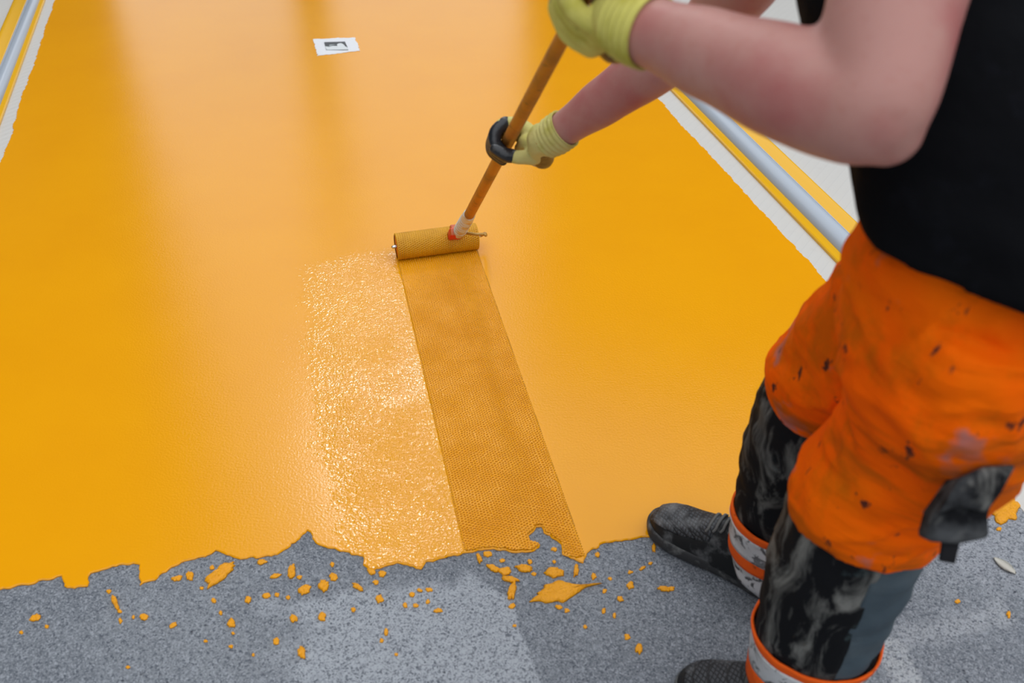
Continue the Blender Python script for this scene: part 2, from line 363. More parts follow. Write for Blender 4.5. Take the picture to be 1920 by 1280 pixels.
front = rough_line([ground(u, v) for u, v in EDGE], .0045, .006)
def off_al(p): return p.dot(N), p.dot(T)
front = [p for p in front if -.932 < off_al(p)[0] < 1.457]
front = [strip(-.934, off_al(front[0])[1])] + front + [strip(1.459, off_al(front[-1])[1])]
TH = .0045
def side_line(o0, sgn, a0, a1, step=.007):
    out = []; a = a0
    while a < a1:
        p = Vector((a, sgn * 3.0, 0)); out.append(strip(o0 + .006 * fn(p, 3.1) + .005 * fn(p, 17, 2) + .004 * fn(p, 60, 4) + .003 * fn(p, 150, 6), a)); a += step if a < 6 else .05
    return out
poly = front + side_line(1.459, 1, off_al(front[-1])[1] + .01, 10) + [strip(1.459, 11), strip(-.934, 11)] + side_line(-.934, -1, off_al(front[0])[1] + .01, 10)[::-1]
bm = bmesh.new()
low = [bm.verts.new((p.x, p.y, 0.0004)) for p in poly]
mid = []; top = []; n0 = len(poly)
nf = len(front)
for i, p in enumerate(poly):
    if True:
        t = (poly[(i + 1) % n0] - poly[i - 1]).normalized(); inn = Vector((-t.y, t.x, 0))
    else: inn = Vector((0, 0, 0))
    wob = .0012 * fn(p, 90, 3)
    mid.append(bm.verts.new((p.x, p.y, TH * .6 + wob))); q = p + inn * .0022; top.append(bm.verts.new((q.x, q.y, TH)))
n = len(poly)
for i in range(n):
    k = (i + 1) % n
    bm.faces.new((low[i], low[k], mid[k], mid[i])); bm.faces.new((mid[i], mid[k], top[k], top[i]))
res = geometry.delaunay_2d_cdt([v_.co.xy for v_ in top], [], [list(range(n))], 1, 1e-6)
pool = {}
for i, src in enumerate(res[3]): pool[i] = top[src[0]] if src else bm.verts.new((res[0][i].x, res[0][i].y, TH))
for f_ in res[2]:
    vs_ = [pool[i] for i in f_]
    if len(set(vs_)) == 3:
        try: bm.faces.new(vs_).smooth = False
        except ValueError: pass
bmesh.ops.recalc_face_normals(bm, faces=bm.faces)
me = bpy.data.meshes.new('floor_coating'); bm.to_mesh(me); bm.free(); me.materials.append(m_coat.m)
coat = bpy.data.objects.new('floor_coating', me); COL.objects.link(coat)
tag(coat, 'glossy wet yellow floor coating with a ragged front edge on bare concrete', 'coating')
FR2 = [(p.x, p.y) for p in poly]
FA = np.array(FR2)
def inside(X, Y):
    c = np.zeros(X.shape, bool); x0, y0 = FA[-1]
    for x1, y1 in FA:
        if y0 != y1:
            m_ = ((Y < y0) != (Y < y1)) & (X < (x0 - x1) * (Y - y1) / (y0 - y1) + x1); c ^= m_
        x0, y0 = x1, y1
    return c
def relief(name, mat, offs, alongs, step, hfun, label=None):
    nu = int((offs[1] - offs[0]) / step); nv = int((alongs[1] - alongs[0]) / step)
    U, V = np.meshgrid(np.linspace(offs[0], offs[1], nu + 1), np.linspace(alongs[0], alongs[1], nv + 1))
    X = N.x * U + T.x * V; Y = N.y * U + T.y * V
    Z = hfun(U, V, X, Y)
    ok = inside(X, Y); 
    sh = np.ones_like(ok)
    for dx, dy in ((.0022, 0), (-.0022, 0), (0, .0022), (0, -.0022)): sh &= inside(X + dx, Y + dy)
    keep = ok & sh & (Z > TH - .0035)
    vid = np.arange(X.size).reshape(X.shape)
    f = np.stack([vid[:-1, :-1], vid[:-1, 1:], vid[1:, 1:], vid[1:, :-1]], -1).reshape(-1, 4)
    kf = (keep[:-1, :-1] & keep[:-1, 1:] & keep[1:, 1:] & keep[1:, :-1]).reshape(-1)
    f = f[kf]
    used = np.unique(f); rm = -np.ones(X.size, int); rm[used] = np.arange(used.size); f = rm[f]
    co = np.stack([X.ravel(), Y.ravel(), Z.ravel()], -1)[used]
    me = bpy.data.meshes.new(name); me.vertices.add(len(co)); me.vertices.foreach_set('co', co.ravel())
    me.loops.add(f.size); me.loops.foreach_set('vertex_index', f.ravel()); me.polygons.add(len(f))
    me.polygons.foreach_set('loop_start', np.arange(0, f.size, 4)); me.polygons.foreach_set('loop_total', np.full(len(f), 4))
    me.update(calc_edges=True); me.polygons.foreach_set('use_smooth', np.ones(len(f), bool)); me.materials.append(mat)
    o = bpy.data.objects.new(name, me); COL.objects.link(o); o.parent = coat
    if label: o['label'] = label
    return o
rng = np.random.default_rng(3)
def vnoise(U, V, s, seed):            # smooth value noise on a lattice of pitch s
    g = np.random.default_rng(seed).random((1600, 1600)); a = U / s + 50; b = V / s + 50
    i = np.floor(a).astype(int); j = np.floor(b).astype(int); fa = a - i; fb = b - j; fa = fa * fa * (3 - 2 * fa); fb = fb * fb * (3 - 2 * fb)
    return (g[i, j] * (1 - fa) + g[i + 1, j] * fa) * (1 - fb) + (g[i, j + 1] * (1 - fa) + g[i + 1, j + 1] * fa) * fb
ROLL0, ROLL1, RAL = .291, .534, 2.50     # the sleeve spans these offsets, at this distance along
def edgefade(U, V, o0, o1, soft):
    return np.clip((U - o0) / soft, 0, 1) * np.clip((o1 - U) / soft, 0, 1)
def track_h(U, V, X, Y):
    s = .0062; k = 2 * np.pi / s
    jx = (vnoise(U, V, .014, 11) - .5) * .0034; jy = (vnoise(U, V, .014, 12) - .5) * .0034
    a = U + jx; b = V + jy
    h = np.cos(k * a) + np.cos(k * (a * .5 + b * .866)) + np.cos(k * (a * .5 - b * .866))   # hexagonal cells
    streak = np.exp(-((U - .425 - (1.9 - V) * .035) / .020) ** 2) * (V < 2.44)  # shadow streak shaped as wider, deeper pits that colour darker
    big0 = vnoise(U, V, .10, 33) * .6 + vnoise(U, V, .035, 34) * .4
    h = np.clip((h + .35 + .5 * streak + 1.7 * (big0 - .5)) / 2.7, 0, 1)                                     # 1 in the pits
    big = vnoise(U, V, .11, 13) * .6 + vnoise(U, V, .05, 14) * .4
    amp = (.0034 + .0052 * np.clip(big * 1.9 - .35, 0, 1)) * (.55 + .45 * np.exp(-((V - 1.80) / .45) ** 2)) + .0024 * streak * (V < 2.42)
    amp = np.minimum(amp * (.75 + .5 * vnoise(U, V, .009, 16)) + .0012, .0064)
    lo = .2475 + (2.48 - V) * -.040 + .043          # the sleeve drifted a little across while it rolled
    fade = np.clip((U - (lo - .002)) / .006, 0, 1) * np.clip((lo + .242 - U) / .006, 0, 1)
    z = np.maximum(TH + .0034 - amp * h, .0012) + .0004 * (vnoise(U, V, .006, 15) - .5)
    return np.where(fade > 0, TH - .0012 + (z - TH + .0012) * fade, TH - .01)
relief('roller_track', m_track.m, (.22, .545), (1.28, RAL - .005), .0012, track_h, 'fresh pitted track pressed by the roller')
def stip_h(U, V, X, Y):
    a = vnoise(U, V, .0031, 21); b = vnoise(U + V * .3, V, .0020, 22); big = vnoise(U, V, .16, 23) * .6 + vnoise(U, V, .06, 24) * .4
    right = .2475 + (2.48 - V) * -.040 + .047
    left = -.05 + (vnoise(U, V, .05, 26) - .5) * .03 + (vnoise(U, V, .008, 28) - .5) * .05
    m_ = np.clip((U - left) / .13, 0, 1) ** .8 * np.clip((right - U) / .004, 0, 1) * np.clip((2.60 + .05 * (vnoise(U, V, .06, 27) - .5) - V) / .10, 0, 1)
    amp = .0019 * np.clip(.45 + .8 * (big - .3), .2, 1)
    z = TH + .0003 + amp * (a * .6 + b * .4) ** 1.4
    return np.where(m_ > 0, TH - .0006 + (z - TH + .0006) * m_, TH - .01)
relief('stippled_band', m_stip.m, (-.08, .32), (1.24, 2.64), .00105, stip_h, 'older roller pass left rough and glittering')

# ------------------------------------------------------------------ paint roller
RC0 = strip(ROLL0, RAL, 0) ; RC1 = strip(ROLL1, RAL, 0)
RR = .039
pole_lo = at(868, 425, 2.93); far_grip = at(966, 274, 1.88); near_grip = at(1087, 10, 1.19)

PD = (near_grip - pole_lo).normalized()
near_grip = near_grip + PD * .030
far_grip = pole_lo + PD * (far_grip - pole_lo).dot(PD)
roller = empty('paint_roller', (RC0 + RC1) / 2); tag(roller, 'wide paint roller on a long stained pole rolling the yellow coating', 'paint roller')
ctr = Vector((0, 0, RR + TH + .001))
q = MB(); nc, ncc = 37, 36; rings = []; na = nc * 6; nb = ncc * 4
for j in range(na + 1):               # honeycombed structure sleeve
    tj = j / na; ring = []
    for i in range(nb):
        a = 2 * math.pi * i / nb; x = tj * nc; y = a / (2 * math.pi) * ncc
        cell = (math.cos(2 * math.pi * x) + math.cos(2 * math.pi * (x * .5 + y)) + math.cos(2 * math.pi * (x * .5 - y))) / 3
        r = RR + .0005 - .0034 * max(0, min(1, .35 + cell * .9))
        if j in (0, na): r = RR - .004
        ring.append(RC0.lerp(RC1, tj) + ctr + N.cross(Vector((0, 0, 1))) * (r * math.cos(a)) + Vector((0, 0, 1)) * (r * math.sin(a)))
    rings.append(ring)
q.rings(rings, False, False); q.build('roller_sleeve', m_sleeve.m, roller)
for p, s in ((RC0, 1), (RC1, -1)):
    e = MB(); e.tube([p + ctr + N * (.010 * s), p + ctr + N * (.002 * s)], [RR - .002, RR - .003], 32, 1, 'flat'); e.build('end_cap', m_red.m, roller)
    e = MB(); e.tube([p + ctr + N * .004 * s, p + ctr - N * .008 * s], [.006, .005], 12, 1, 'round'); e.build('axle_end', m_steel.m, roller)
pole_foot = pole_lo + PD * ((at(885, 409, 2.73) - pole_lo).dot(PD)); holder = at(860, 436, 2.885)
fr = MB(); c1 = RC1 + ctr
fr.tube([c1 - N * .01, c1 + N * .012, c1 + N * .024 + Vector((0, 0, .006)), at(911, 441, 2.86), at(906, 439, 2.855), at(890, 439, 2.855), holder + N * .01], [.0044] * 7, 10, 8)
fr.build('frame_wire', m_wire.m, roller)
FD = (pole_foot - holder).normalized(); ax2 = FD; ax1 = ax2.cross(N).normalized(); ax0 = ax1.cross(ax2)
h = MB(); h.box(holder - FD * .012 - N * .008, .020, .013, .030, (ax0, ax1, ax2)); h.box(RC1.lerp(RC0, .25) + ctr + Vector((0, 0, .030)) - T * .012, .020, .018, .018, (N, T, Vector((0, 0, 1)))); h.build('red_holder', m_red.m, roller, bevel=.005)
h = MB(); h.tube([holder - FD * .004, holder.lerp(pole_foot, .12), holder.lerp(pole_foot, .5), holder.lerp(pole_foot, .85), pole_foot + PD * .02], [.0165, .0185, .0185, .0180, .0168], 24, 6, 'flat')
for k in range(7): h.tube([holder.lerp(pole_foot, .18 + k * .1), holder.lerp(pole_foot, .21 + k * .1)], [.0196 - k * .0001] * 2, 24, 1, 'flat')
h.build('threaded_ferrule', m_ferr.m, roller)
pole_hi = near_grip + PD * .16
h = MB(); h.tube([pole_foot - PD * .01, pole_foot + (pole_hi - pole_foot) * .5, pole_hi], [.0143, .0122, .0095], 24, 12, 'round'); h.build('pole', m_wood.m, roller)

# ------------------------------------------------------------------ masked floor plate
c = [ground(587, 76), ground(596, 107), ground(675, 97.5), ground(665, 73)]
pl = rough_line([c[0], c[1], c[2], c[3], c[0]], .006, .012)[:-1]
q = MB(); n = len(pl); q.add([p + Vector((0, 0, TH + .0002)) for p in pl] + [p + Vector((0, 0, TH + .0022 + .0012 * fn(p, 20))) for p in pl],
      [tuple(range(n, 2 * n))] + [(i, (i + 1) % n, n + (i + 1) % n, n + i) for i in range(n)])
paper = tag(q.build('masking_paper', m_paper.m, smooth=False), 'torn white paper masking with a grey print stuck in the yellow coating', 'paper')
def patch(name, mat, pts, z, th=.0008):
    P = [ground(u, v) for u, v in pts]; n = len(P); q = MB()
    q.add([p + Vector((0, 0, z)) for p in P] + [p + Vector((0, 0, z + th)) for p in P], [tuple(range(n, 2 * n))] + [(i, (i + 1) % n, n + (i + 1) % n, n + i) for i in range(n)])
    return q.build(name, mat, paper, smooth=False)
z0 = TH + .003
patch('grey_plate', m_plate.m, [(608, 83), (612, 97), (653.5, 97), (647.5, 81.5)], z0)
patch('pale_print', m_flap.m, [(610, 91), (618, 92), (630, 88), (637, 84.5), (642, 84), (646, 88.5), (651, 92.5), (653, 96.5), (613, 97)], z0 + .001)
patch('dark_print', m_dark.m, [(608.5, 83), (610, 88.5), (617, 90.5), (618, 86.5), (630, 85.5), (647, 84), (647, 82)], z0 + .0021, .0003)
patch('dark_print', m_dark.m, [(640, 84.5), (647.5, 84), (652, 92), (648, 91), (645, 87)], z0 + .0026, .0003)
patch('dark_print', m_dark.m, [(622, 89), (632, 87), (633, 90), (628, 90)], z0 + .0024, .0003)

# ------------------------------------------------------------------ splats of coating on the concrete
S = [(67, 1158, 24, 11, -20), (40, 1186, 9, 7, 0), (88, 1175, 9, 7, 0), (216, 1129, 30, 11, 70), (225, 1146, 8, 9, 0), (226, 1164, 7, 12, 0), (204, 1109, 10, 7, 0), (270, 1157, 18, 12, 0), (250, 1157, 6, 7, 0), (325, 1172, 15, 9, -30),
     (332, 1085, 23, 10, -12), (356, 1080, 15, 18, 0), (378, 1103, 8, 6, 0), (397, 1064, 10, 8, -40), (412, 1077, 62, 24, -38), (401, 1126, 9, 10, 0), (414, 1149, 7, 9, 0), (434, 1169, 14, 18, 20), (437, 1187, 7, 6, 0), (433, 1212, 9, 7, 0),
     (465, 1124, 13, 16, 20), (491, 1054, 20, 11, -15), (517, 1080, 20, 8, -20), (547, 1071, 13, 28, 12), (561, 1082, 9, 8, 0), (572, 1105, 28, 16, -30), (500, 1117, 15, 11, 0), (519, 1115, 9, 8, 0), (540, 1120, 9, 8, 0), (607, 1098, 20, 23, 10), (625, 1082, 16, 15, 0),
     (551, 1160, 15, 15, 0), (604, 1157, 15, 17, -10), (518, 1202, 12, 14, 0), (566, 1223, 15, 24, 0), (386, 1202, 8, 6, 0), (240, 1251, 9, 6, 0), (475, 1228, 6, 7, 0), (623, 1058, 9, 9, 0), (671, 1101, 24, 10, 35), (705, 1092, 11, 9, 0), (711, 1123, 14, 17, 0), (663, 1143, 8, 10, 0),
     (717, 1076, 15, 13, 0), (697, 1071, 16, 14, 0), (772, 1115, 11, 9, 0), (760, 1135, 9, 11, 0), (779, 1135, 10, 8, 0), (787, 1107, 11, 7, 15), (805, 1106, 13, 8, 10), (802, 1128, 8, 9, 0), (822, 1145, 16, 9, 0), (743, 1227, 8, 7, 0), (724, 1185, 8, 15, 0), (716, 1201, 8, 9, 20),
     (942, 1051, 11, 7, 0), (915, 1039, 16, 10, 0), (994, 1053, 9, 9, 0), (984, 1066, 32, 14, 10), (1001, 1076, 10, 7, 0), (1039, 1073, 35, 19, 5), (1039, 1030, 13, 7, 0), (1039, 1053, 7, 6, 0), (925, 1066, 26, 11, 25), (946, 1071, 22, 16, 0), (956, 1086, 32, 10, 8), (961, 1107, 14, 38, 15), (960, 1136, 14, 9, -25), (898, 1047, 9, 22, -20),
     (1064, 1107, 124, 40, -12), (1144, 1085, 9, 6, 20), (1080, 1070, 10, 26, 5), (1113, 1080, 10, 13, 0), (1063, 1145, 10, 9, 0), (1047, 1138, 15, 8, 15), (1133, 1108, 9, 8, 0), (1181, 1098, 15, 15, 0), (1163, 1123, 13, 9, 15), (1132, 1145, 8, 11, 0), (1152, 1154, 7, 11, 0),
     (1097, 1175, 8, 7, 0), (1176, 1194, 12, 12, 0), (1198, 1217, 13, 21, 5), (1204, 1066, 14, 6, -30), (1219, 1056, 8, 6, 0), (1182, 1073, 10, 7, 0), (1245, 1104, 24, 10, 5), (1259, 1104, 13, 9, 0), (1226, 1027, 8, 16, 0), (965, 1173, 8, 6, 0), (1120, 1040, 10, 9, 0), (1885, 955, 52, 48, 0), (1873, 992, 9, 8, 0), (1795, 1128, 10, 9, 0), (1891, 1152, 9, 13, 0)]
SPECIAL = {14: 'long slanted yellow blob of coating, largest on the side away from the worker', 69: 'big teardrop smear of yellow coating on the concrete below the roller track',
           29: 'round yellow drop lying alone under the notch in the coating edge', 61: 'lumpy yellow clot just below the roller track', 66: 'upright yellow streak at the end of the crooked chain of drips', 94: 'large ragged yellow puddle by the black tool pouch and white upstand',
           65: 'flat yellow link in the crooked chain of drips', 34: 'upright yellow drop farthest from the coating edge on the bare concrete', 0: 'slanted yellow blob near the darkest outer corner of the concrete'}
LAND = [(412, 1077, 'the long slanted blob'), (1035, 1112, 'the big teardrop smear'), (67, 1158, 'the slanted corner blob'), (566, 1223, 'the lone upright drop'), (607, 1098, 'the round drop under the notch'),
        (1039, 1073, 'the lumpy clot'), (1885, 955, 'the ragged puddle'), (961, 1107, 'the upright end streak'), (1240, 1010, "the far boot's toe"), (264, 1098, 'the downward spike of coating'), (735, 1065, 'the dripping tongue of coating'), (1350, 1262, "the near boot")]
SEEN = {}
for i, (u, v, wx, wy, ang) in enumerate(S):
    c = ground(u, v); a0 = math.radians(ang); ex = (ground(u + 5, v) - ground(u - 5, v)) / 10; ey = (ground(u, v + 5) - ground(u, v - 5)) / 10
    k = 64 if max(wx, wy) > 20 else 28; ro = []; ri = []
    big = max(wx, wy) > 20
    for j in range(k):
        t = 2 * math.pi * j / k; rr = 1 + (.42 if big else .40) * noise.noise(Vector((math.cos(t) * 1.3, math.sin(t) * 1.3, i * 3.1))) + .26 * noise.noise(Vector((math.cos(t) * 3.5, math.sin(t) * 3.5, i * 1.7 + 9))) + .10 * noise.noise(Vector((math.cos(t) * 9, math.sin(t) * 9, i * 2.3)))
        if i == 94: rr = 1 + .45 * noise.noise(Vector((math.cos(t) * 2.2, math.sin(t) * 2.2, 4.4))); rr *= .55 if 2.2 < t < 2.9 else 1
        x = wx / 2 * rr * math.cos(t); y = wy / 2 * rr * math.sin(t)
        if i == 69: y *= max(.14, 1 - 1.15 * max(0, x / (wx / 2) + .15) ** .8) * (.7 if x < -wx * .4 else 1)
        X = x * math.cos(a0) - y * math.sin(a0); Y = x * math.sin(a0) + y * math.cos(a0)
        p = ex * X + ey * Y; ro.append(p)
    size = max(p.length for p in ro); hz = min(.0065, .0012 + size * .22)
    q = MB(); rings = [[c + p + Vector((0, 0, .0003)) for p in ro], [c + p * .93 + Vector((0, 0, hz * .55)) for p in ro], [c + p * .72 + Vector((0, 0, hz * (1 + .25 * fn(c + p, 200)))) for p in ro],
                       [c + p * .36 + Vector((0, 0, hz * (.95 + .4 * fn(c + p, 170, 3)))) for p in ro]]
    rings = [[x - c for x in r] for r in rings]
    q.rings(rings, True, True); o = q.build('paint_splat', m_splat.m); o.location = c
    if i in SPECIAL: lab = SPECIAL[i]
    else:
        lm = min(LAND, key=lambda j: (j[0] - u) ** 2 + (j[1] - v) ** 2); dx, dy = u - lm[0], v - lm[1]; m_ = max(wx, wy); asp = m_ / min(wx, wy)
        sz = 'tiny' if m_ < 9 else 'small' if m_ < 14 else 'middling' if m_ < 22 else 'larger'
        shp = 'round' if asp < 1.25 else 'oval' if asp < 1.8 else 'long'
        hand_ = '' if asp < 1.25 else ' upright' if (wy > wx) != (abs(ang) > 45) else ' slanted' if abs(ang) > 12 else ' flat'
        far = 'just' if dx * dx + dy * dy < 32 ** 2 else 'a little way' if dx * dx + dy * dy < 62 ** 2 else 'well'
        side = 'below' if dy > abs(dx) * 1.2 else 'above' if -dy > abs(dx) * 1.2 else "on the worker's side of" if dx > 0 else 'on the outer side of'
        lab = f'{sz}{hand_} {shp} yellow drop {far} {side} {lm[2]}'
    SEEN.setdefault(lab, []).append(o); tag(o, lab, 'paint splat', 'yellow drops on the bare concrete')

for lab, os_ in list(SEEN.items()):
    if len(lab.split()) > (14 if len(os_) > 1 else 16):
        SEEN[lab.replace('yellow ', '').replace(' of coating', '').replace('a little way', 'further')] = SEEN.pop(lab)
for lab, os_ in SEEN.items():
    for o in os_: o['label'] = lab
    if len(os_) > 1:
        os_.sort(key=lambda o: -o.location.y); nm = ('upper', 'lower') if len(os_) == 2 else ('topmost', 'middle', 'lowest', 'very lowest')
        for o, w_ in zip(os_, nm): o['label'] = w_ + ' ' + lab

# pale dry leaf on the concrete
c = ground(1883, 1062); d = (ground(1898, 1072) - ground(1862, 1046)); L = d.length; d.normalize(); s = Vector((-d.y, d.x, 0)); q = MB(); rings = []
for k in range(13):
    t = k / 12; wd = .011 * math.sin(math.pi * t) ** .8 + .0006; x = (t - .5) * L * 1.15
    rings.append([d * x + s * (wd * b) + Vector((0, 0, .0016 + .003 * abs(b) + e)) for b, e in ((-1, 0), (0, -.001), (1, 0), (0, .0012))])
q.rings(rings); o = q.build('leaf', m_leaf.m); o.location = c; tag(o, 'small pale dry leaf lying on the concrete under the tool pouch', 'leaf')

# ------------------------------------------------------------------ the worker
wk = empty('person', Vector((.49, 1.12, 0)))
tag(wk, 'worker in black sleeveless shirt and stained orange work trousers, leaning and gripping the roller pole', 'person')
# joints (left side is the one towards the lens)
SHL, ELL, WRL = Vector((.395, 1.02, 1.375)), at(1626, 212, .93), at(1176, 44, 1.10)
SHR, ELR, WRR = Vector((.375, 1.44, 1.20)), at(1315, 62, 1.60), at(1032, 260, 1.80)
NECK, HEADC = Vector((.385, 1.235, 1.40)), Vector((.27, 1.32, 1.56))

def sec(c, face, hw, df, db, roll=0, n=40, e=2.4, pit=0):
    f = Vector(face + (0,)).normalized() if len(face) == 2 else Vector(face).normalized(); l = Vector((-f.y, f.x, 0)); c = Vector(c); out = []
    for k in range(n):
        a = 2 * math.pi * k / n; ca, sa = math.cos(a), math.sin(a)
        x = math.copysign(abs(ca) ** (2 / e), ca); y = math.copysign(abs(sa) ** (2 / e), sa)
        p = f * (x * (df if x > 0 else db)) + l * (y * hw); p.z += roll * y * hw + pit * x * df; out.append(c + p)
    return out
# body: torso, neck, head and both bare arms as one skin
b = MB()
b.rings([sec((.555, 1.0, .98), (-.85, .52), .15, .11, .11), sec((.51, 1.05, 1.1), (-.92, .4), .145, .11, .11, .1), sec((.455, 1.13, 1.22), (-.97, .2), .16, .12, .11, .25), sec((.41, 1.21, 1.32), (-1, .02), .17, .11, .10, .36), sec((.39, 1.235, 1.385), (-1, 0), .10, .07, .07, .36)])
b.tube([Vector((.40, 1.235, 1.34)), NECK, HEADC + Vector((.03, -.02, -.06))], [.07, .06, .056], 20)
hf = Vector((-.80, .28, -.53)).normalized(); hl = Vector((0, 0, 1)).cross(hf).normalized(); hu = hf.cross(hl)
HA = (hf, hl, hu)
def hp(x, y, z): return HEADC + hf * x + hl * y + hu * z
b.ball(hp(-.01, 0, .03), .095, .076, .088, HA); b.ball(hp(.025, 0, -.045), .066, .055, .065, HA); b.ball(hp(.055, 0, -.088), .026, .026, .02, HA)
b.tube([hp(.083, 0, .02), hp(.098, 0, -.005), hp(.108, 0, -.026)], [.008, .010, .014], 12); b.ball(hp(.094, .012, -.028), .01, .008, .008, HA); b.ball(hp(.094, -.012, -.028), .01, .008, .008, HA)
b.tube([hp(.082, -.05, .028), hp(.09, 0, .03), hp(.082, .05, .028)], [.009, .011, .009], 10)
for s in (1, -1): b.ball(hp(-.008, .078 * s, -.005), .018, .008, .031, HA)
# arm towards the lens: bent at the elbow
b.tube([SHL + Vector((.03, .05, -.02)), SHL, SHL.lerp(ELL, .35), SHL.lerp(ELL, .68), ELL + Vector((.004, .0, .012)), ELL.lerp(WRL, .10), ELL.lerp(WRL, .30), ELL.lerp(WRL, .6), ELL.lerp(WRL, .85), WRL, WRL.lerp(ELL, -.04)],
       [.06, .066, .066, .062, .054, .055, .056, .047, .038, .031, .022], 28, 7)
b.ball(SHL.lerp(ELL, .45) + Vector((-.018, -.01, 0)), .05, .05, .085, None); b.ball(ELL + Vector((.018, -.008, -.012)), .036)
# far arm reaching down the pole
b.tube([SHR + Vector((.04, -.05, 0)), SHR, SHR.lerp(ELR, .45), ELR.lerp(SHR, .12), ELR.lerp(WRR, .08), ELR.lerp(WRR, .30), ELR.lerp(WRR, .6), ELR.lerp(WRR, .85), WRR, WRR.lerp(ELR, -.04)],
       [.058, .062, .056, .046, .047, .049, .042, .033, .027, .020], 24, 7)
b.build('body', m_skin.m, wk, voxel=.006, sm=8)
hb = MB(); hb.ball(hp(-.022, 0, .042), .093, .082, .086, HA, 24, 16); hb.ball(hp(-.05, 0, 0), .06, .073, .07, HA); hair = hb.build('hair', m_hair.m, wk, voxel=.006, sm=3, disp=lambda c, n: .004 * fn(c, 60))
for s in (1, -1):
    e = MB(); e.ball(hp(.074, .031 * s, .012), .012, .013, .010, HA); eye = e.build('eye', m_eye.m, wk)
    e = MB(); e.ball(hp(.0835, .031 * s, .011), .004, .006, .006, HA); e.build('iris', m_iris.m, eye)
    e = MB(); e.tube([hp(.083, .014 * s, .034), hp(.083, .033 * s, .040), hp(.070, .052 * s, .034)], [.003, .0045, .0025], 8, 4); e.build('eyebrow', m_hair.m, wk)
e = MB(); e.tube([hp(.076, -.024, -.060), hp(.087, 0, -.057), hp(.076, .024, -.060)], [.004, .007, .004], 10, 5); e.tube([hp(.076, -.02, -.066), hp(.086, 0, -.068), hp(.076, .02, -.066)], [.004, .007, .004], 10, 5); e.build('lips', m_lip.m, wk)

# sleeveless shirt, loose at the hem
sh = MB()
R_ = [sec((.565, 1.005, 1.000), (-.84, .54), .196, .134, .165, .0, 56, 4.2, .13), sec((.563, 1.006, 1.012), (-.84, .54), .198, .137, .168, .0, 56, 4.2, .12), sec((.545, 1.02, 1.06), (-.87, .5), .186, .156, .168, .02, 56, 2.7, .1),
      sec((.505, 1.055, 1.13), (-.92, .4), .174, .164, .162, .10, 56, 2.5), sec((.465, 1.12, 1.21), (-.96, .25), .172, .150, .150, .22, 56, 2.4), sec((.43, 1.18, 1.28), (-1, .08), .180, .138, .135, .32, 56), sec((.408, 1.22, 1.34), (-1, .02), .168, .118, .115, .38, 56), sec((.398, 1.235, 1.388), (-1, 0), .12, .088, .09, .40, 56)]
sh.rings(R_)
def shirt_fold(c, n):
    return .006 * fn((c.x * 1.0, c.y * 1.0, c.z * 2.2), 7, 3) + .004 * fn((c.x, c.y, c.z * 1.5), 17, 1)
shirt = sh.build('shirt', m_shirt.m, wk, voxel=.007, sm=4, disp=shirt_fold)
# ---- trousers: seat and thighs in orange
def superloft(mb, pts, rad, ell=(1, 1), up=None, n=32, res=6, cap='flat'): mb.tube(pts, rad, n, res, cap, ell, up)
tr = MB()
tr.rings([sec((.565, .995, .80), (-.84, .54), .165, .135, .15, 0, 40, 2.3), sec((.562, 1.0, .87), (-.84, .54), .172, .150, .150, 0, 40, 2.4), sec((.56, 1.0, .95), (-.84, .54), .166, .148, .145, 0, 40, 2.4), sec((.565, 1.005, 1.03), (-.84, .54), .150, .125, .130, 0, 40, 2.4)])
KL = [(.54, .925, .93), (.535, .932, .83), (.543, .955, .70), (.508, .982, .585), (.499, .985, .522)]
KR = [(.60, 1.075, .93), (.575, 1.11, .82), (.545, 1.175, .68), (.518, 1.235, .57), (.512, 1.25, .505)]
tr.tube(KL, [.116, .126, .114, .111, .106], 32, 7, 'flat'); tr.tube(KR, [.118, .128, .118, .105, .095], 32, 7, 'flat')
def tr_fold(c, n):
    f = .008 * fn((c.x * 1.2 + c.z * .7, c.y, c.z - c.x * .6), 9, 2) + .006 * fn((c.x + c.z * .5, c.y, c.z * 1.4), 19, 6)
    r1 = 1 - abs(fn((c.x * .7 + c.z * .9, c.y * .8, c.z * 1.1 - c.x), 8, 11)) * 3.2; f += .006 * max(0, r1) ** 2
    if c.z < .60: f *= .4 + .6 * max(0, min(1, (c.z - .50) / .08))
    return f
trous = tr.build('trousers', m_org.m, wk, voxel=.006, sm=5, disp=tr_fold)

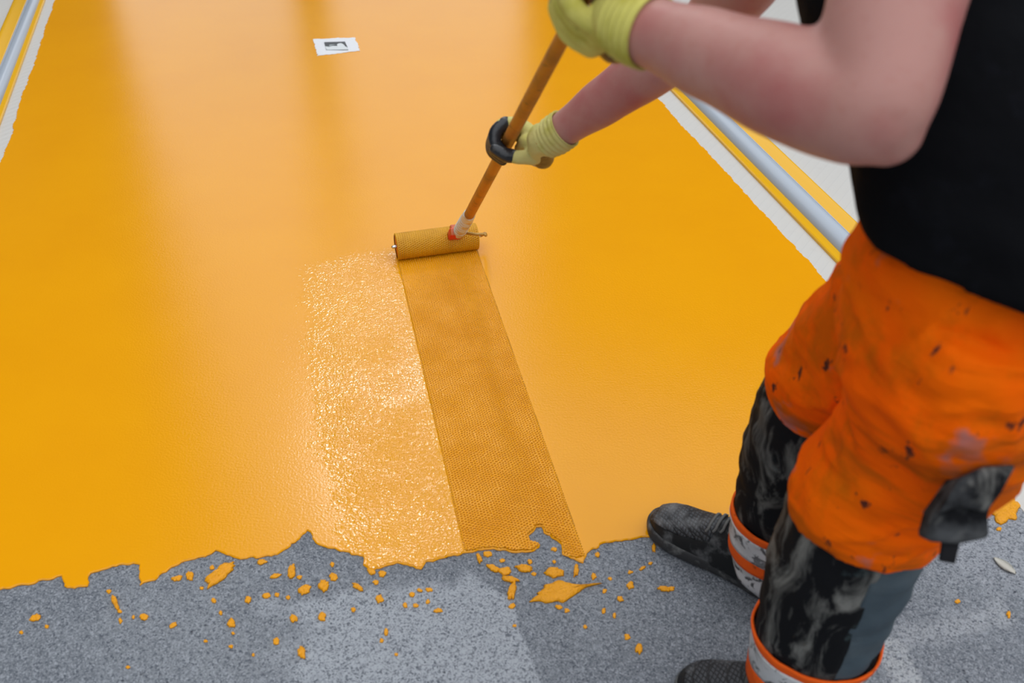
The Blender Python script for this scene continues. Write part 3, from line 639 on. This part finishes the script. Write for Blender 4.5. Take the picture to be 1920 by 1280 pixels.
# ---- lower legs: surface around an axis, cut into panels
def leg_axis(A, z):
    for (p, r), (q, s) in zip(A[:-1], A[1:]):
        if p[2] >= z >= q[2]:
            t = (p[2] - z) / (p[2] - q[2]); t2 = t * t * (3 - 2 * t)
            return Vector(p).lerp(Vector(q), t), r + (s - r) * t2
    p, r = A[-1] if z < A[-1][0][2] else A[0]; return Vector((p[0], p[1], z)), r
def leg_panel(name, mat, A, face, a0, a1, ztop, zbot, off, parent, nu=40, nv=24, seed=0, amp=.004, th=.004):
    f = Vector(face + (0,)).normalized(); l = Vector((-f.y, f.x, 0)); o_ = []; i_ = []
    full = abs(a1 - a0) >= 360
    for j in range(nv + 1):
        ro = []; ri = []
        for i in range(nu + (0 if full else 1)):
            a = math.radians(a0 + (a1 - a0) * i / nu); zt = ztop(a) if callable(ztop) else ztop; zb = zbot(a) if callable(zbot) else zbot
            z = zt + (zb - zt) * j / nv; c, r = leg_axis(A, z)
            d = f * (math.cos(a) * 1.08) + l * (math.sin(a) * .97)
            p = c + d * r; w_ = amp * (fn((p.x, p.y, p.z * 1.8), 14, seed) + .6 * fn((p.x + p.z * .6, p.y, p.z), 33, seed + 2))
            ro.append(c + d * (r + off + w_)); ri.append(c + d * (r + off + w_ - th))
        o_.append(ro); i_.append(ri)
    q = MB(); nn = len(o_[0]); rings = o_ + i_[::-1]; vs = [p for r in rings for p in r]; fs = []; M_ = len(rings)
    for a in range(M_):
        b2 = (a + 1) % M_
        for i in range(nn if full else nn - 1):
            k = (i + 1) % nn; fs.append((a * nn + i, a * nn + k, b2 * nn + k, b2 * nn + i))
    if not full:
        for i in (0, nn - 1):
            for j in range(nv): fs.append((j * nn + i, (j + 1) * nn + i, (M_ - 2 - j) * nn + i, (M_ - 1 - j) * nn + i))
    q.add(vs, fs); return q.build(name, mat, parent)
AL = [((.500, .982, .60), .090), ((.494, .985, .50), .094), ((.490, .99, .40), .094), ((.487, .992, .28), .088), ((.485, .995, .17), .079), ((.485, .996, .09), .078)]
AR = [((.515, 1.24, .60), .088), ((.508, 1.248, .50), .092), ((.495, 1.25, .40), .090), ((.490, 1.25, .28), .081), ((.486, 1.25, .17), .069), ((.490, 1.25, .05), .058)]
for A, face, sd_ in ((AL, (-.93, .37), 1), (AR, (-.80, .60), 7)):
    leg_panel('shin_panel', m_blk.m, A, face, -112, 112, lambda a: .545 + .015 * math.cos(a), .235, .003, trous, seed=sd_, amp=.0055)
    leg_panel('calf_panel', m_calf.m, A, face, 108, 252, .545, .235, .001, trous, seed=sd_ + 3, amp=.006)
    tilt = lambda z, k=.02: (lambda a: z - k * math.cos(a) * -1)
    leg_panel('orange_band', m_orb.m, A, face, 0, 360, .246, .226, .0095, trous, 64, 3, sd_ + 4, .003)
    leg_panel('reflective_band', m_refl.m, A, face, 0, 360, .228, .170, .0100, trous, 64, 8, sd_ + 4, .003)
    leg_panel('orange_band', m_orb.m, A, face, 0, 360, .172, .140 if A is AR else .120, .0092, trous, 64, 5, sd_ + 4, .003)
    leg_panel('trouser_cuff', m_refl.m if A is AR else m_blk.m, A, face, 0, 360, .142 if A is AR else .122, (lambda a: .075 + .035 * math.cos(a)) if A is AR else .085, .004, trous, 64, 8, sd_ + 6, .006)
# knee pad bulge in front of each knee
for A, face in ((AL, (-.93, .37)), (AR, (-.80, .60))):
    c, r = leg_axis(A, .50); f = Vector(face + (0,)).normalized(); l = Vector((-f.y, f.x, 0)); q = MB()
    q.ball(c + f * (r * .58) - Vector((0, 0, .06)), .050, .070, .080, (f, l, Vector((0, 0, 1))), 24, 16); q.build('knee_pad', m_blk.m, trous, disp=lambda c, n: .004 * fn(c, 25))

# tool pouch hanging at the back of the near thigh
def slab(name, mat, pts, depth, th, parent, bev=.004, dd=None):
    P = [at(u, v, depth + (dd[i] if dd else 0)) for i, (u, v) in enumerate(pts)]; nrm = (P[1] - P[0]).cross(P[2] - P[0]).normalized()
    if nrm.y < 0: nrm = -nrm
    n = len(P); q = MB(); q.add(P + [p + nrm * th for p in P], [tuple(range(n)), tuple(range(2 * n - 1, n - 1, -1))] + [(i, (i + 1) % n, n + (i + 1) % n, n + i) for i in range(n)])
    return q.build(name, mat, parent, smooth=True, bevel=bev)
pouch = slab('tool_pouch', m_pouch.m, [(1795, 905), (1840, 880), (1906, 876), (1886, 915), (1856, 962), (1860, 1010), (1800, 1022), (1738, 1016), (1752, 965)], 1.12, .035, wk, .007)
slab('pouch_flap', m_pouch.m, [(1800, 898), (1850, 876), (1908, 872), (1880, 925), (1852, 962), (1800, 950), (1760, 965)], 1.105, .012, pouch, .004)
slab('webbing_tab', m_blk2.m, [(1768, 1014), (1802, 1014), (1792, 1058), (1762, 1052)], 1.13, .006, pouch, .002)

# ---- boots
def boot(heel, toe, zofs, shaft_top, nm_label=None):
    heel = Vector((heel.x, heel.y, 0)); toe = Vector((toe.x, toe.y, 0)); f = (toe - heel); L = f.length; f.normalize(); l = Vector((-f.y, f.x, 0)); Z = Vector((0, 0, 1))
    def pt(x, y, z): return heel + f * (x * L) + l * y + Z * (z + zofs)
    prof = [(0.0, .026, .070), (.04, .036, .095), (.15, .040, .125), (.30, .041, .135), (.42, .042, .120), (.55, .046, .096), (.68, .050, .078), (.80, .050, .068), (.90, .043, .058), (.97, .028, .044), (1.0, .010, .030)]
    u = MB(); rings = []
    for x, hw, hh in prof:
        r = []
        for k in range(28):
            a = 2 * math.pi * k / 28; ca, sa = math.cos(a), math.sin(a)
            y = math.copysign(abs(ca) ** .75, ca) * hw; z = .018 + (abs(sa) ** .8 * (hh - .018) if sa > 0 else -abs(sa) ** .5 * .006)
            r.append(pt(x, y, z))
        rings.append(r)
    u.rings(rings); u.tube([pt(.20, 0, .07), pt(.19, 0, .13), shaft_top], [.050, .054, .058], 24)
    up = u.build('boot', m_boot.m, wk, voxel=.0045, sm=5, disp=lambda c, n: .0025 * fn(c, 28))
    s = MB(); outl = []
    half = [(0.0, .014), (-.012, .0), (.03, .036), (.12, .043), (.30, .041), (.45, .043), (.60, .050), (.74, .054), (.85, .051), (.93, .042), (.985, .026), (1.012, .010)]
    half = [(-.012, .012)] + half[2:]
    ol = [(x, y) for x, y in half] + [(x, -y) for x, y in reversed(half)]
    cl = [Vector((x, y, 0)) for x, y in ol]; P, _ = spline(cl + cl[:1], [1] * (len(cl) + 1), 4); P = P[:-1]
    R = []
    for z, k in ((.0, .94), (.003, .99), (.012, 1.0), (.020, .99), (.026, .96)): R.append([pt(.5 + (p.x - .5) * (1 + (k - 1) * .5), p.y * k, z + (.012 * max(0, p.x - .75) ** 1 if z < .01 else .004 * p.x)) for p in P])
    s.rings(R); s.build('sole', m_sole.m, up)
    # woven toe cover following the upper
    t = MB(); g = []
    for j in range(13):
        x = .50 + .46 * j / 12; hw = np.interp(x, [q[0] for q in prof], [q[1] for q in prof]); hh = np.interp(x, [q[0] for q in prof], [q[2] for q in prof]); row = []
        for k in range(15):
            a = math.radians(38 + 104 * k / 14); ca, sa = math.cos(a), math.sin(a)
            row.append(pt(x, math.copysign(abs(ca) ** .75, ca) * (hw + .001), .018 + abs(sa) ** .8 * (hh - .018) + .0015))
        g.append(row)
    g2 = [[p - Z * .006 for p in r] for r in g]; nn = 15; rr = [a + b_[::-1] for a, b_ in zip(g, g2)]
    t.rings(rr); t.build('toe_mesh', m_mesh.m, up)
    for j, x in enumerate((.40, .45, .50, .55)):
        hw = np.interp(x, [q[0] for q in prof], [q[1] for q in prof]); hh = np.interp(x, [q[0] for q in prof], [q[2] for q in prof])
        lc = MB(); row = []
        for k in range(9):
            a = math.radians(58 + 64 * k / 8); ca, sa = math.cos(a), math.sin(a)
            row.append(pt(x + (.02 if k % 8 else 0) * (k / 8 - .5), math.copysign(abs(ca) ** .75, ca) * hw, .018 + abs(sa) ** .8 * (hh - .018) + .003))
        lc.tube(row, [.0028] * 9, 8, 2); lc.build('lace', m_lace.m, up)
    c = MB()      # padded collar
    ring = [pt(.20, 0, .135) + f * (.058 * math.cos(a)) + l * (.052 * math.sin(a)) + Z * (.018 * math.cos(a)) for a in (2 * math.pi * k / 24 for k in range(25))]
    c.tube(ring, [.010] * 25, 10, 1, 'flat', None, None, False); c.build('collar', m_boot.m, up)
    return up
boot(Vector((.530, 1.262, 0)), ground(1222, 968, .02), .0048, Vector((.474, 1.25, .19)))
boot(Vector((.552, .985, 0)), ground(1268, 1282, .02), .0005, Vector((.477, .996, .20)))

# ---- gloved hands closed round the pole
def hand(grip, wrist, elbow, side, mat, prad, cuff_r):
    a = PD.copy(); e1 = wrist - grip; e1 = (e1 - a * e1.dot(a)).normalized(); e2 = a.cross(e1) * side
    wl = wrist - grip; W = (wl.dot(e1) * 1000, wl.dot(e2) * 1000, wl.dot(a) * 1000)
    off = prad * 1000 - 9.5
    def q(x, y, z):
        p = Vector((x, y)); r = p.length
        if r > 1: p = p * ((r + off) / r)
        return grip + e1 * (p.x / 1000) + e2 * (p.y / 1000) + a * (z / 1000)
    g = MB(); coats = []
    lens = [1.0, 1.05, 1.0, .88]
    for k in range(4):
        z = 24 - 20.5 * k; s = lens[k]; r0 = .0122 - .0005 * k
        path = [q(46, 12, z * 1.05), q(20, 25, z), q(-11, 24 * s, z), q(-23, 7, z - 1), q(-20, -12, z - 2), q(-2 + (1 - s) * 20, -24, z - 2)]
        g.tube(path[:4], [.0135, .0132, .0122, .011], 12, 4)
        c = MB(); c.tube(path[2:], [r0 * 1.06, r0 * 1.06, r0 * 1.02, r0 * .92], 14, 5); coats.append(('finger_coating', c))
        m_ = Vector((W[0] * .82, W[1] * .8 + 4, W[2] * .8 + z * .45)); g.tube([path[0], (path[0] + q(*m_)) / 2 + e2 * .003, q(*m_), q(*W)], [.0138, .0165, .021, .024], 12, 4)
    th = [q(W[0] * .72, W[1] * .7 - 8, W[2] * .7 + 20), q(50, -20, 40), q(24, -31, 44), q(-2, -31, 41), q(-20, -25, 36)]
    g.tube([wrist] + th[:4], [.028, .0245, .0185, .0130, .0118], 14, 5)
    g.tube([q(50, 8, 24), q(60, -6, 24), wrist], [.016, .022, .028], 14, 5)
    g.tube([q(47, 13, 25), q(44, -2, 34), q(46, -18, 39)], [.0125, .0135, .0145], 12, 5)
    g.tube([q(44, 4, -34), q(44, 2, 24)], [.016, .016], 12, 6)
    g.tube([q(29, 2, -38), q(28, 0, 30)], [.0155, .0155], 12, 6)
    c = MB(); c.tube([th[2].lerp(th[3], .55), th[3], th[4]], [.0135, .0138, .0118], 14, 5); coats.append(('thumb_coating', c))
    fw = (elbow - wrist).normalized()
    g.tube([q(W[0] * .78, W[1] * .85, W[2] * .85), wrist, wrist + fw * .014], [.031, cuff_r - .005, cuff_r - .004], 20, 4)
    glove = g.build('glove', mat, wk, voxel=.003, sm=5, disp=lambda c, n: .0012 * fn(c, 55))
    for nm, c in coats: c.build(nm, m_nitr.m, glove, voxel=.0026, sm=3)
    pc = MB()      # rubber on the palm side
    pc.tube([q(44, -6, -30), q(64, -8, -18), q(W[0] * .8, W[1] * .8 - 15, W[2] * .8 - 6)], [.018, .022, .018], 14, 5)
    pc.tube([q(46, -14, 20), q(66, -18, 14), q(W[0] * .8, W[1] * .8 - 15, W[2] * .8)], [.016, .0215, .018], 14, 5)
    pc.build('palm_coating', m_nitr.m, glove, voxel=.003, sm=4)
    cu = MB(); P = [wrist - fw * .014 + fw * (.05 * i / 20) for i in range(21)]
    R = [cuff_r * (.86 + .14 * min(1, i / 10)) + .0016 * math.sin(i * 1.6) for i in range(21)]
    F = frames(P); rg = []
    for p, (x, y), r in zip(P, F, R): rg.append([p + x * (r * math.cos(t)) + y * (r * math.sin(t)) for t in (2 * math.pi * j / 28 for j in range(28))])
    for p, (x, y), r in zip(P[::-1], F[::-1], R[::-1]): rg.append([p + x * ((r - .003) * math.cos(t)) + y * ((r - .003) * math.sin(t)) for t in (2 * math.pi * j / 28 for j in range(28))])
    cu.rings(rg, False, False); cu.build('cuff', mat, glove)
hand(far_grip, WRR, ELR, 1, m_glove.m, .0135, .036)
hand(near_grip, WRL, ELL, -1, m_glove2.m, .0115, .041)
